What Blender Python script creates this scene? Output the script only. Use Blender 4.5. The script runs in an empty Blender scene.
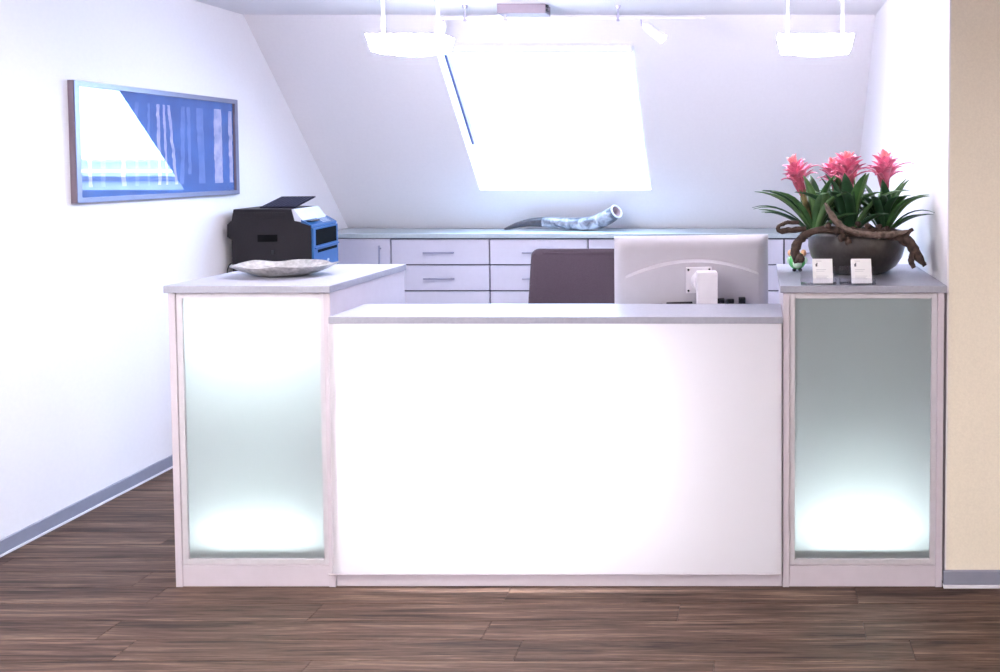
import bpy, bmesh, math, random
from mathutils import Vector, Matrix, Quaternion
random.seed(7)
scene = bpy.context.scene
COL = scene.collection
R = math.radians

# ---------------------------------------------------------------- camera
F, PX, HOR, PITCH, EYE = 742.0, 758.0, 164.0, R(2.0), 1.54
PY = HOR + F * math.tan(PITCH)
cam_data = bpy.data.cameras.new('camera')
cam_data.sensor_width = 36.0
cam_data.lens = F * 36.0 / 1000.0
cam_data.shift_x = -(PX - 500.0) / 1000.0
cam_data.shift_y = -(336.0 - PY) / 1000.0
cam_data.clip_start = 0.05
cam = bpy.data.objects.new('camera', cam_data)
COL.objects.link(cam)
cam.location = (0, 0, EYE)
cam.rotation_euler = (R(90) - PITCH, 0, 0)
scene.camera = cam

# ---------------------------------------------------------------- world, exposure
SKY = (0.50, 0.72, 1.0)
SKY_STRENGTH = 14.0
world = bpy.data.worlds.new('overcast_sky')
scene.world = world
world.use_nodes = True
bg = world.node_tree.nodes['Background']
bg.inputs['Color'].default_value = (*SKY, 1)
bg.inputs['Strength'].default_value = SKY_STRENGTH

vs = scene.view_settings
vs.view_transform = 'Standard'
vs.look = 'None'
vs.gamma = 1.0
vs.exposure = 0.8
vs.use_curve_mapping = False
scene.cycles.use_denoising = True
scene.cycles.max_bounces = 10
scene.cycles.diffuse_bounces = 6
scene.cycles.transmission_bounces = 8
scene.cycles.transparent_max_bounces = 12
scene.cycles.sample_clamp_indirect = 6.0
scene.cycles.caustics_reflective = False
scene.cycles.caustics_refractive = False

PENDANT_POWER = 190.0     # emission of the tubes in the two pendants
SHADE_GLOW, SHADE_GLOW_WINDOW = 40.0, 78.0   # (the one by the window burns brighter)
# light given off by their opal shades
HALL_FILL_POWER = 52.0          # emission of the added, unseen hall fill panels
HALL_FILL_TINT = (1.0, 0.935, 0.92)
PENDANT_TINT = (0.96, 0.91, 1.0)
COUNTER_TUBE = (1.0, 0.99, 0.97)
DESK_TUBE = (1.0, 0.97, 0.99)

# ---------------------------------------------------------------- pixel rays
def ray(u, v):
    a, b = (u - PX) / F, (PY - v) / F
    c, s = math.cos(PITCH), math.sin(PITCH)
    return Vector((a, c + b * s, -s + b * c))
def at_y(u, v, Y):
    d = ray(u, v); return Vector((0, 0, EYE)) + d * (Y / d.y)
def at_z(u, v, Z):
    d = ray(u, v); return Vector((0, 0, EYE)) + d * ((Z - EYE) / d.z)
def at_x(u, v, X):
    d = ray(u, v); return Vector((0, 0, EYE)) + d * (X / d.x)

# ---------------------------------------------------------------- materials
def nodes_of(name):
    m = bpy.data.materials.new(name); m.use_nodes = True
    nt = m.node_tree
    return m, nt, nt.nodes['Principled BSDF'], nt.nodes['Material Output']

def mat(name, col, rough=0.5, metal=0.0, var=0.04, scale=30.0, bump=0.0, coat=0.0, trans=0.0, ior=1.45, spec=0.5):
    m, nt, p, out = nodes_of(name)
    p.inputs['Roughness'].default_value = rough
    p.inputs['Metallic'].default_value = metal
    p.inputs['Coat Weight'].default_value = coat
    p.inputs['Transmission Weight'].default_value = trans
    p.inputs['IOR'].default_value = ior
    p.inputs['Specular IOR Level'].default_value = spec
    tc = nt.nodes.new('ShaderNodeTexCoord')
    nz = nt.nodes.new('ShaderNodeTexNoise'); nz.inputs['Scale'].default_value = scale
    nz.inputs['Detail'].default_value = 4
    nt.links.new(tc.outputs['Object'], nz.inputs['Vector'])
    rp = nt.nodes.new('ShaderNodeValToRGB')
    rp.color_ramp.elements[0].position = 0.3
    rp.color_ramp.elements[1].position = 0.7
    rp.color_ramp.elements[0].color = (*[c * (1 - var) for c in col], 1)
    rp.color_ramp.elements[1].color = (*[min(1, c * (1 + var)) for c in col], 1)
    nt.links.new(nz.outputs['Fac'], rp.inputs['Fac'])
    nt.links.new(rp.outputs['Color'], p.inputs['Base Color'])
    if bump:
        b = nt.nodes.new('ShaderNodeBump'); b.inputs['Strength'].default_value = bump
        b.inputs['Distance'].default_value = 0.004
        nt.links.new(nz.outputs['Fac'], b.inputs['Height'])
        nt.links.new(b.outputs['Normal'], p.inputs['Normal'])
    return m

def emit_mat(name, col, strength):
    m, nt, p, out = nodes_of(name)
    p.inputs['Base Color'].default_value = (0.8, 0.8, 0.8, 1)
    p.inputs['Emission Color'].default_value = (*col, 1)
    p.inputs['Emission Strength'].default_value = strength
    return m

def translucent_mat(name, tcol, dcol, fac, gloss=0.06, rough=0.35):
    """sheet that lets light through diffusely: translucent + diffuse + a little gloss"""
    m, nt, p, out = nodes_of(name)
    nt.nodes.remove(p)
    t = nt.nodes.new('ShaderNodeBsdfTranslucent'); t.inputs['Color'].default_value = (*tcol, 1)
    d = nt.nodes.new('ShaderNodeBsdfDiffuse'); d.inputs['Color'].default_value = (*dcol, 1)
    g = nt.nodes.new('ShaderNodeBsdfGlossy'); g.inputs['Roughness'].default_value = rough
    nz = nt.nodes.new('ShaderNodeTexNoise'); nz.inputs['Scale'].default_value = 220
    tc = nt.nodes.new('ShaderNodeTexCoord'); nt.links.new(tc.outputs['Object'], nz.inputs['Vector'])
    bp = nt.nodes.new('ShaderNodeBump'); bp.inputs['Strength'].default_value = 0.08; bp.inputs['Distance'].default_value = 0.001
    nt.links.new(nz.outputs['Fac'], bp.inputs['Height']); nt.links.new(bp.outputs['Normal'], g.inputs['Normal'])
    a = nt.nodes.new('ShaderNodeMixShader'); a.inputs[0].default_value = fac
    nt.links.new(d.outputs[0], a.inputs[1]); nt.links.new(t.outputs[0], a.inputs[2])
    b = nt.nodes.new('ShaderNodeMixShader'); b.inputs[0].default_value = gloss
    nt.links.new(a.outputs[0], b.inputs[1]); nt.links.new(g.outputs[0], b.inputs[2])
    nt.links.new(b.outputs[0], out.inputs['Surface'])
    return m

def clear_mat(name, tint, gloss, rough=0.0):
    """thin clear sheet: straight-through light plus a mirror share"""
    m, nt, p, out = nodes_of(name)
    nt.nodes.remove(p)
    t = nt.nodes.new('ShaderNodeBsdfTransparent'); t.inputs['Color'].default_value = (*tint, 1)
    g = nt.nodes.new('ShaderNodeBsdfGlossy'); g.inputs['Roughness'].default_value = rough
    lw = nt.nodes.new('ShaderNodeLayerWeight'); lw.inputs['Blend'].default_value = 0.5
    pw = nt.nodes.new('ShaderNodeMath'); pw.operation = 'POWER'; pw.inputs[1].default_value = 4.0
    nt.links.new(lw.outputs['Facing'], pw.inputs[0])
    mr = nt.nodes.new('ShaderNodeMapRange')
    mr.inputs['To Min'].default_value = gloss; mr.inputs['To Max'].default_value = 0.9
    nt.links.new(pw.outputs[0], mr.inputs['Value'])
    a = nt.nodes.new('ShaderNodeMixShader')
    nt.links.new(mr.outputs[0], a.inputs[0])
    nt.links.new(t.outputs[0], a.inputs[1]); nt.links.new(g.outputs[0], a.inputs[2])
    nt.links.new(a.outputs[0], out.inputs['Surface'])
    return m

def wood_mat(name, per_object=True):
    m, nt, p, out = nodes_of(name)
    N, L = nt.nodes.new, nt.links.new
    tc = N('ShaderNodeTexCoord'); oi = N('ShaderNodeObjectInfo')
    mul = N('ShaderNodeMath'); mul.operation = 'MULTIPLY'; mul.inputs[1].default_value = 37.0 if per_object else 0.0
    L(oi.outputs['Random'], mul.inputs[0])
    comb = N('ShaderNodeCombineXYZ'); L(mul.outputs[0], comb.inputs[0]); L(mul.outputs[0], comb.inputs[1]); L(mul.outputs[0], comb.inputs[2])
    add = N('ShaderNodeVectorMath'); add.operation = 'ADD'
    L(tc.outputs['Object'], add.inputs[0]); L(comb.outputs[0], add.inputs[1])
    def noise(scale, detail, dist=0.0, rough=0.55):
        mp = N('ShaderNodeMapping'); mp.inputs['Scale'].default_value = scale
        L(add.outputs[0], mp.inputs['Vector'])
        n = N('ShaderNodeTexNoise'); n.inputs['Scale'].default_value = 1.0
        n.inputs['Detail'].default_value = detail; n.inputs['Distortion'].default_value = dist
        n.inputs['Roughness'].default_value = rough
        L(mp.outputs[0], n.inputs['Vector']); return n
    broad = noise((1.7, 44, 1), 7, 0.5, 0.66)
    fine = noise((5.5, 210, 1), 4, 0.2, 0.75)
    r1 = N('ShaderNodeValToRGB'); r1.color_ramp.interpolation = 'EASE'
    e = r1.color_ramp.elements
    e[0].position = 0.33; e[0].color = (0.022, 0.012, 0.010, 1)
    e[1].position = 0.68; e[1].color = (0.185, 0.125, 0.093, 1)
    mid = r1.color_ramp.elements.new(0.50); mid.color = (0.085, 0.052, 0.040, 1)
    L(broad.outputs['Fac'], r1.inputs['Fac'])
    r2 = N('ShaderNodeValToRGB')
    r2.color_ramp.elements[0].position = 0.36; r2.color_ramp.elements[0].color = (0.30, 0.27, 0.26, 1)
    r2.color_ramp.elements[1].position = 0.60; r2.color_ramp.elements[1].color = (1.3, 1.26, 1.2, 1)
    L(fine.outputs['Fac'], r2.inputs['Fac'])
    mx = N('ShaderNodeMix'); mx.data_type = 'RGBA'; mx.blend_type = 'MULTIPLY'; mx.inputs[0].default_value = 0.75
    L(r1.outputs[0], mx.inputs['A']); L(r2.outputs[0], mx.inputs['B'])
    hv = N('ShaderNodeHueSaturation')
    vr = N('ShaderNodeMapRange'); vr.inputs['To Min'].default_value = 0.9; vr.inputs['To Max'].default_value = 1.12
    L(oi.outputs['Random'], vr.inputs['Value'])
    if per_object: L(vr.outputs[0], hv.inputs['Value'])
    L(mx.outputs['Result'], hv.inputs['Color']); L(hv.outputs[0], p.inputs['Base Color'])
    p.inputs['Roughness'].default_value = 0.55
    p.inputs['Specular IOR Level'].default_value = 0.25
    b = N('ShaderNodeBump'); b.inputs['Strength'].default_value = 0.12; b.inputs['Distance'].default_value = 0.002
    L(fine.outputs['Fac'], b.inputs['Height']); L(b.outputs['Normal'], p.inputs['Normal'])
    return m

M = {}
M['paint'] = mat('white_paint', (0.80, 0.785, 0.82), 0.85, var=0.012, scale=60, bump=0.05, spec=0.2)
M['ceil'] = mat('ceiling_paint', (0.80, 0.79, 0.82), 0.9, var=0.01, spec=0.1)
M['beige'] = mat('beige_plaster', (0.84, 0.775, 0.655), 0.9, var=0.035, scale=140, bump=0.25, spec=0.1)
M['base_grey'] = mat('baseboard_grey', (0.23, 0.24, 0.31), 0.45, var=0.03)
M['base_lip'] = mat('baseboard_lip', (0.72, 0.70, 0.78), 0.5)
M['plank'] = wood_mat('vinyl_plank')
M['floor_rest'] = wood_mat('vinyl_floor', False)
M['laminate'] = mat('light_grey_laminate', (0.325, 0.33, 0.395), 0.42, var=0.05, scale=90)
M['edge'] = mat('lilac_white_board', (0.55, 0.505, 0.565), 0.5, var=0.02)
M['alu'] = mat('satin_aluminium', (0.62, 0.60, 0.65), 0.4, 0.2, var=0.03)
M['chrome'] = mat('handle_metal', (0.35, 0.36, 0.48), 0.28, 0.8)
M['frost'] = translucent_mat('frosted_glass', (0.84, 0.92, 0.93), (0.30, 0.32, 0.335), 0.55, 0.05, 0.4)
M['acryl'] = translucent_mat('white_acrylic', (0.95, 0.95, 0.97), (0.80, 0.77, 0.83), 0.45, 0.05, 0.25)
M['inner'] = mat('cabinet_inside', (0.52, 0.55, 0.55), 0.8)
M['front_lilac'] = mat('drawer_front_white', (0.56, 0.55, 0.66), 0.45, var=0.015)
M['carcass'] = mat('carcass_gap_shade', (0.05, 0.05, 0.085), 0.7)  # shade of the gaps between fronts, put into the carcass colour
M['worktop'] = mat('worktop_grey_green', (0.40, 0.46, 0.50), 0.22, var=0.05, scale=50)
M['printer_dark'] = mat('printer_charcoal', (0.010, 0.008, 0.011), 0.55, var=0.15, scale=120, spec=0.3)
M['printer_sky_tint'] = mat('printer_blue_sky_tint', (0.018, 0.085, 0.235), 0.3, var=0.05)  # part of this blue is window daylight put into the colour
M['printer_pale'] = mat('printer_pale', (0.55, 0.56, 0.62), 0.4)
M['matt_black'] = mat('matt_black', (0.003, 0.003, 0.004), 0.8, spec=0.1)
M['tray_dark'] = mat('tray_charcoal', (0.012, 0.011, 0.02), 0.8, spec=0.15)
M['tray_rib'] = mat('tray_rib_grey', (0.05, 0.05, 0.085), 0.6, spec=0.2)
M['black'] = mat('black_gloss', (0.008, 0.008, 0.012), 0.25)
M['rubber'] = mat('black_rubber', (0.02, 0.02, 0.022), 0.7)
M['white_plastic'] = mat('monitor_white', (0.44, 0.42, 0.47), 0.4, var=0.015)
M['neck_plastic'] = mat('monitor_stand_white', (0.66, 0.63, 0.68), 0.35, var=0.015)
M['chair_fabric'] = mat('chair_fabric', (0.058, 0.043, 0.056), 0.95, var=0.2, scale=350, bump=0.3, spec=0.1)
M['silver'] = mat('hammered_silver', (0.58, 0.56, 0.54), 0.3, 0.7, var=0.3, scale=45, bump=0.9)
M['pot'] = mat('dark_glazed_pot', (0.034, 0.028, 0.026), 0.30, var=0.25, scale=60, bump=0.15, coat=0.2)
M['soil'] = mat('potting_soil', (0.018, 0.012, 0.009), 0.95, var=0.4, scale=160, bump=0.8)
M['leaf'] = mat('bromeliad_leaf', (0.045, 0.115, 0.036), 0.35, var=0.45, scale=14)
M['leaf_dark'] = mat('bromeliad_leaf_deep', (0.020, 0.062, 0.026), 0.35, var=0.4, scale=14)
M['leaf_light'] = mat('bromeliad_leaf_light', (0.105, 0.20, 0.075), 0.38, var=0.3, scale=14)
M['bract'] = mat('pink_bract', (0.72, 0.17, 0.30), 0.45, var=0.3, scale=28)
M['bract_deep'] = mat('deep_pink_bract', (0.56, 0.105, 0.18), 0.45, var=0.3, scale=28)
M['bract_tip'] = mat('salmon_bract', (0.80, 0.25, 0.28), 0.45, var=0.25, scale=28)
M['stalk'] = mat('bromeliad_stalk', (0.20, 0.16, 0.065), 0.5, var=0.3, scale=40)
M['drift'] = mat('driftwood', (0.050, 0.030, 0.023), 0.85, var=0.65, scale=48, bump=0.9)
M['drift_pale'] = mat('driftwood_pale', (0.14, 0.10, 0.082), 0.85, var=0.55, scale=60, bump=0.8)
M['clear'] = clear_mat('clear_acrylic', (0.97, 0.97, 0.99), 0.06)
M['card'] = mat('card_white', (0.82, 0.82, 0.84), 0.6, var=0.01)
M['ink'] = mat('card_ink', (0.10, 0.10, 0.13), 0.6)
M['ink_pale'] = mat('card_ink_pale', (0.50, 0.50, 0.55), 0.6)
M['green_toy'] = mat('green_ceramic', (0.10, 0.48, 0.14), 0.2, var=0.15, coat=0.4)
M['mint_toy'] = mat('mint_ceramic', (0.55, 0.80, 0.62), 0.25, var=0.1)
M['peach_toy'] = mat('peach_ceramic', (0.75, 0.42, 0.25), 0.35)
M['lamp_shell'] = emit_mat('lamp_opal', PENDANT_TINT, SHADE_GLOW)
M['lamp_shell_bright'] = emit_mat('lamp_opal_bright', PENDANT_TINT, SHADE_GLOW_WINDOW)
M['white_metal'] = mat('white_metal', (0.80, 0.79, 0.84), 0.35)
M['grey_metal'] = mat('grey_metal', (0.40, 0.38, 0.50), 0.35, 0.4)
M['transformer'] = mat('transformer_housing', (0.22, 0.18, 0.23), 0.4)
M['frame_side'] = mat('picture_frame_brown', (0.20, 0.155, 0.19), 0.4, 0.2)
M['frame_front'] = mat('picture_frame_silver', (0.20, 0.21, 0.31), 0.35, 0.4)
M['window_white'] = mat('window_white', (0.85, 0.85, 0.88), 0.35)
M['window_gap'] = mat('blind_guide_grey', (0.06, 0.065, 0.17), 0.4)
M['pane'] = clear_mat('window_pane', (0.97, 0.99, 1.0), 0.03)
M['tube_counter'] = emit_mat('counter_tube', COUNTER_TUBE, 27.0)
M['tube_desk'] = emit_mat('desk_tube', DESK_TUBE, 55.0)
M['tube_pendant'] = emit_mat('pendant_tube', PENDANT_TINT, PENDANT_POWER)
M['hall_panel'] = emit_mat('hall_fill_diffuser', HALL_FILL_TINT, HALL_FILL_POWER)
M['spot_bulb'] = emit_mat('spot_bulb', PENDANT_TINT, 30.0)

def horn_mat():
    m = mat('horn_marbled', (0.30, 0.32, 0.38), 0.3, var=0.0, scale=60, bump=0.1, coat=0.3)
    nt = m.node_tree
    rp = [n for n in nt.nodes if n.type == 'VALTORGB'][0]
    nz = [n for n in nt.nodes if n.type == 'TEX_NOISE'][0]
    nz.inputs['Scale'].default_value = 16; nz.inputs['Distortion'].default_value = 0.6
    rp.color_ramp.elements[0].position = 0.38; rp.color_ramp.elements[1].position = 0.64
    rp.color_ramp.elements[0].color = (0.055, 0.055, 0.075, 1)
    rp.color_ramp.elements[1].color = (0.38, 0.38, 0.43, 1)
    return m
M['horn'] = horn_mat()
M['horn_dark'] = mat('horn_tip', (0.045, 0.04, 0.05), 0.35, var=0.3, scale=50)
M['horn_in'] = mat('horn_inside', (0.42, 0.33, 0.36), 0.7, var=0.15, scale=70)

# ---------------------------------------------------------------- mesh helpers
def box(bm, lo, hi, bevel=0.0, mtx=None):
    lo, hi = Vector(lo), Vector(hi)
    c, s = (lo + hi) / 2, hi - lo
    r = bmesh.ops.create_cube(bm, size=1.0, matrix=Matrix.Translation(c) @ Matrix.Diagonal((*s, 1)))
    vs_ = r['verts']
    if bevel > 0:
        es = list({e for v in vs_ for e in v.link_edges})
        rb = bmesh.ops.bevel(bm, geom=es, offset=bevel, segments=2, affect='EDGES', profile=0.7)
        vs_ = list({v for f in rb['faces'] for v in f.verts} | {v for v in vs_ if v.is_valid})
    if mtx is not None:
        bmesh.ops.transform(bm, matrix=mtx, verts=vs_)
    return vs_

def rot_to(d):
    return Vector((0, 0, 1)).rotation_difference(Vector(d).normalized()).to_matrix().to_4x4()

def cyl(bm, a, b, r1, r2=None, seg=12, caps=True):
    a, b = Vector(a), Vector(b); d = b - a
    return bmesh.ops.create_cone(bm, cap_ends=caps, segments=seg, radius1=r1, radius2=r1 if r2 is None else r2,
        depth=d.length, matrix=Matrix.Translation((a + b) / 2) @ rot_to(d))['verts']

def smooth_path(pts, n):
    """Catmull-Rom through (vector, radius) pairs"""
    P = [(Vector(p), r) for p, r in pts]
    P = [P[0]] + P + [P[-1]]
    out = []
    for i in range(1, len(P) - 2):
        for k in range(n):
            t = k / n
            def cr(a, b, c, d): return 0.5 * ((2 * b) + (c - a) * t + (2 * a - 5 * b + 4 * c - d) * t * t + (3 * b - a - 3 * c + d) * t ** 3)
            out.append((cr(P[i-1][0], P[i][0], P[i+1][0], P[i+2][0]), cr(P[i-1][1], P[i][1], P[i+1][1], P[i+2][1])))
    out.append(P[-2])
    return out

def tube(bm, pts, seg=10, n=5, jitter=0.0, cap=True, rnd=None):
    path = smooth_path(pts, n) if n > 1 else [(Vector(p), r) for p, r in pts]
    rings = []
    up = Vector((0.13, 0.21, 0.97))
    for i, (p, r) in enumerate(path):
        t = (path[min(i + 1, len(path) - 1)][0] - path[max(i - 1, 0)][0]).normalized()
        x = up.cross(t)
        if x.length < 1e-4: x = Vector((1, 0, 0)).cross(t)
        x.normalize(); y = t.cross(x).normalized(); up = y
        ring = []
        for k in range(seg):
            a = 2 * math.pi * k / seg
            rr = r * (1 + (rnd.uniform(-jitter, jitter) if rnd else 0))
            ring.append(bm.verts.new(p + x * math.cos(a) * rr + y * math.sin(a) * rr))
        rings.append(ring)
    for a, b in zip(rings, rings[1:]):
        for k in range(seg):
            bm.faces.new((a[k], a[(k + 1) % seg], b[(k + 1) % seg], b[k]))
    if cap:
        bm.faces.new(list(reversed(rings[0]))); bm.faces.new(rings[-1])
    return rings

def lathe(bm, prof, seg=40, mod=None):
    rings = []
    for (r, z) in prof:
        ring = []
        for k in range(seg):
            a = 2 * math.pi * k / seg
            x, y, zz = r * math.cos(a), r * math.sin(a), z
            if mod: x, y, zz = mod(x, y, zz, a, r)
            ring.append(bm.verts.new((x, y, zz)))
        rings.append(ring)
    for a, b in zip(rings, rings[1:]):
        for k in range(seg):
            bm.faces.new((a[k], a[(k + 1) % seg], b[(k + 1) % seg], b[k]))
    return rings

def prism(bm, poly, y0, y1):
    """polygon of (x, z) extruded along y"""
    a = [bm.verts.new((x, y0, z)) for x, z in poly]
    b = [bm.verts.new((x, y1, z)) for x, z in poly]
    bm.faces.new(a); bm.faces.new(list(reversed(b)))
    n = len(poly)
    for i in range(n):
        bm.faces.new((a[(i + 1) % n], a[i], b[i], b[(i + 1) % n]))
    bmesh.ops.recalc_face_normals(bm, faces=bm.faces)

def sphere(bm, c, r, seg=16, rings=10, sc=(1, 1, 1)):
    return bmesh.ops.create_uvsphere(bm, u_segments=seg, v_segments=rings, radius=r,
        matrix=Matrix.Translation(Vector(c)) @ Matrix.Diagonal((*sc, 1)))['verts']

def obj(name, bm, m, parent=None, smooth=False, angle=40):
    me = bpy.data.meshes.new(name)
    bmesh.ops.recalc_face_normals(bm, faces=bm.faces)
    if smooth:
        for f in bm.faces: f.smooth = True
        for e in bm.edges:
            if len(e.link_faces) == 2 and e.calc_face_angle(0) > R(angle): e.smooth = False
    bm.to_mesh(me); bm.free()
    me.materials.append(M[m] if isinstance(m, str) else m)
    o = bpy.data.objects.new(name, me); COL.objects.link(o)
    if parent is not None: o.parent = parent
    return o

def B(name, lo, hi, m, parent=None, bevel=0.0):
    """one box-shaped board as its own mesh"""
    bm = bmesh.new(); box(bm, lo, hi, bevel); return obj(name, bm, m, parent)

def thing(name, label, cat, loc=(0, 0, 0), rz=0.0, group=None):
    o = bpy.data.objects.new(name, None); COL.objects.link(o)
    o.empty_display_size = 0.1
    o.location = loc; o.rotation_euler = (0, 0, rz)
    return tag(o, label, cat, group)

def tag(o, label, cat, group=None):
    o['label'] = label; o['category'] = cat
    if group: o['group'] = group
    return o

def structure(o, label=None, cat=None):
    o['kind'] = 'structure'
    if label: o['label'] = label
    if cat: o['category'] = cat
    return o

def dup(root, loc, rz, label, group=None):
    r = root.copy(); COL.objects.link(r); r.location = loc; r.rotation_euler = (0, 0, rz); r['label'] = label
    if group: r['group'] = group
    for ch in list(root.children):
        c = ch.copy(); COL.objects.link(c); c.parent = r
        for g in ch.children:
            d = g.copy(); COL.objects.link(d); d.parent = c
    return r

# ================================================================ SETTING
WL, WR, XH = -2.985, 0.682, 3.3         # left wall, alcove right wall, hall right wall
Y0, D, YK = -2.6, 2.65, 5.42           # hall rear, counter front, knee wall
CEIL = 2.405

# floor: base with wood look where planks are not built one by one
PY0, PY1, PW = 1.45, 4.55, 0.1
bm = bmesh.new()
box(bm, (WL - 0.1, Y0 - 0.1, -0.12), (XH + 0.1, YK + 0.1, -0.010))
box(bm, (WL, Y0, -0.0105), (XH, PY0, 0.0)); box(bm, (WL, PY1, -0.0105), (XH, YK, 0.0))
floor = structure(obj('floor', bm, 'floor_rest'), 'brown wood-look plank floor with dark streaked grain', 'floor')
plank_mesh = {}
def plank(x0, x1, y0):
    ln = round(x1 - x0, 3)
    if ln not in plank_mesh:
        b = bmesh.new(); g = 0.0009
        box(b, (-ln / 2 + g, -PW / 2 + g, -0.010), (ln / 2 - g, PW / 2 - g, 0.0), 0.0007)
        me = bpy.data.meshes.new('plank'); b.to_mesh(me); b.free(); me.materials.append(M['plank'])
        plank_mesh[ln] = me
    o = bpy.data.objects.new('plank', plank_mesh[ln]); COL.objects.link(o)
    o.parent = floor; o.location = ((x0 + x1) / 2, y0 + PW / 2, 0)
rows = int(round((PY1 - PY0) / PW))
LEN = 1.25
for r in range(rows):
    x = WL - LEN * ((r * 0.37 + 0.13 * (r % 3)) % 1.0)
    while x < XH - 0.001:
        a, b_ = max(x, WL), min(x + LEN, XH)
        if b_ - a > 0.03: plank(a, b_, PY0 + r * PW)
        x += LEN

# walls
def gable(name, x0, x1, y0, m, label):
    """upright wall whose top follows ceiling and roof slope"""
    b = bmesh.new()
    prof_ = [(y0, 0), (YK + 0.10, 0), (YK + 0.10, 1.06), (4.40, CEIL + 0.06), (y0, CEIL + 0.06)]
    lo_ = [b.verts.new((x0, y, z)) for y, z in prof_]; hi_ = [b.verts.new((x1, y, z)) for y, z in prof_]
    b.faces.new(lo_); b.faces.new(list(reversed(hi_)))
    for i in range(5): b.faces.new((lo_[i], lo_[(i + 1) % 5], hi_[(i + 1) % 5], hi_[i]))
    return structure(obj(name, b, m), label, 'wall')
gable('wall_left', WL - 0.12, WL, Y0, 'paint', 'white painted wall with the framed bamboo picture')
gable('wall_right', WR, WR + 0.12, D + 0.012, 'paint', 'white alcove wall beside the potted bromeliads')
structure(B('wall_front', (WR + 0.006, D + 0.01, 0), (XH, D + 0.13, CEIL), 'beige'), 'beige textured wall beside the counter', 'wall')
structure(B('wall_hall', (XH, Y0, 0), (XH + 0.12, D + 0.13, CEIL), 'beige'), 'beige wall of the hall', 'wall')
structure(B('wall_rear', (WL - 0.12, Y0 - 0.12, 0), (XH + 0.12, Y0, CEIL), 'paint'), 'white wall at the hall end', 'wall')
structure(B('wall_back', (WL, YK, 0), (WR + 0.2, YK + 0.12, 1.03), 'paint'), 'low white knee wall behind the drawer cabinets', 'wall')
structure(B('ceiling', (WL - 0.12, Y0 - 0.12, CEIL), (XH + 0.12, 4.36, CEIL + 0.15), 'ceil'), 'flat white ceiling', 'ceiling')

# sloped roof wall with the window opening; local frame x, t (down the slope), n (outwards)
SO = Vector((0, 4.335, CEIL))
ST = Vector((0, 1.075, -1.355)).normalized()
SN = Vector((1, 0, 0)).cross(ST)
SM = Matrix(((1, 0, 0, SO.x), (0, ST.y, SN.y, SO.y), (0, ST.z, SN.z, SO.z), (0, 0, 0, 1)))
def at_slope(u, v, n=0.0):
    d = ray(u, v); o_ = Vector((0, 0, EYE))
    t = (SO + SN * n - o_).dot(SN) / d.dot(SN)
    p = o_ + d * t - SO
    return p.x, p.dot(ST)
HX0 = at_slope(437, 55)[0]; HX1 = at_slope(651, 188)[0]
HT0 = at_slope(540, 46)[1]; HT1 = at_slope(560, 190)[1]
bm = bmesh.new(); TH = 0.172; SL = 1.75
for lo, hi in (((WL - 0.1, -0.04, 0), (HX0, SL, TH)), ((HX1, -0.04, 0), (WR + 0.15, SL, TH)),
               ((HX0, -0.04, 0), (HX1, HT0, TH)), ((HX0, HT1, 0), (HX1, SL, TH))):
    box(bm, lo, hi, 0, SM)
structure(obj('wall_slope', bm, 'paint'), 'white sloped attic wall around the roof window', 'wall')

# roof window
win = bpy.data.objects.new('window_1', None); COL.objects.link(win); win.matrix_world = SM
structure(win, 'bright white roof window in the sloped wall', 'window')
def WB(name, lo, hi, m, bevel=0.003): return B(name, lo, hi, m, win, bevel)
fw = 0.014
bm = bmesh.new()
for lo, hi in (((HX0, HT0, .10), (HX0 + fw, HT1, .17)), ((HX1 - fw, HT0, .10), (HX1, HT1, .17)),
               ((HX0 + fw, HT0, .10), (HX1 - fw, HT0 + fw, .17)), ((HX0 + fw, HT1 - fw, .10), (HX1 - fw, HT1, .17))):
    box(bm, lo, hi, 0.003)
obj('window_frame', bm, 'window_white', win)
bm = bmesh.new(); a, b_, c, d = HX0 + fw, HX1 - fw, HT0 + fw, HT1 - fw; sw = 0.020
for lo, hi in (((a, c, .108), (a + sw, d, .155)), ((b_ - sw, c, .108), (b_, d, .155)),
               ((a + sw, c, .108), (b_ - sw, c + sw, .155)), ((a + sw, d - sw, .108), (b_ - sw, d, .155))):
    box(bm, lo, hi, 0.003)
sash = obj('sash', bm, 'window_white', win)
WB('pane', (a + sw, c + sw, .125), (b_ - sw, d - sw, .131), 'pane', 0)
WB('blind_casing', (HX0 + 0.06, HT0 - 0.02, -.035), (HX1 - 0.003, HT0 + 0.03, .035), 'window_white', 0.008)
WB('blind_guide', (HX0 + 0.001, HT0 + 0.03, .088), (HX0 + 0.012, HT0 + 0.80, .099), 'window_gap', 0.001)
rail_t = HT1 + 0.02
rl = WB('guard_rail', (HX0 - 0.1, rail_t - 0.03, .30), (HX1 + 0.6, rail_t + 0.04, .33), 'window_white', 0.01)

# daylight is sampled through the roof opening (portal only, gives off nothing)
pl = bpy.data.lights.new('window_portal', 'AREA'); pl.shape = 'RECTANGLE'
pl.size = HX1 - HX0; pl.size_y = HT1 - HT0; pl.cycles.is_portal = True
po = bpy.data.objects.new('window_portal', pl); COL.objects.link(po)
pc = SM @ Vector(((HX0 + HX1) / 2, (HT0 + HT1) / 2, TH + 0.01))
po.matrix_world = Matrix.Translation(pc) @ (SM.to_3x3().to_4x4())

# baseboards
def baseboard(name, lo, hi, lip_lo, lip_hi):
    o = structure(B(name, lo, hi, 'base_grey', None, 0.004)); B('lip', lip_lo, lip_hi, 'base_lip', o, 0.002); return o
baseboard('baseboard_left', (WL, Y0, 0.008), (WL + 0.014, 4.9, 0.062), (WL, Y0, 0), (WL + 0.020, 4.9, 0.008))['label'] = 'grey plastic baseboard along the white wall'
baseboard('baseboard_front', (WR - 0.008, D - 0.004, 0.010), (XH, D + 0.010, 0.060), (WR - 0.008, D - 0.010, 0), (XH, D + 0.010, 0.010))['label'] = 'grey plastic baseboard below the beige wall'

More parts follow.
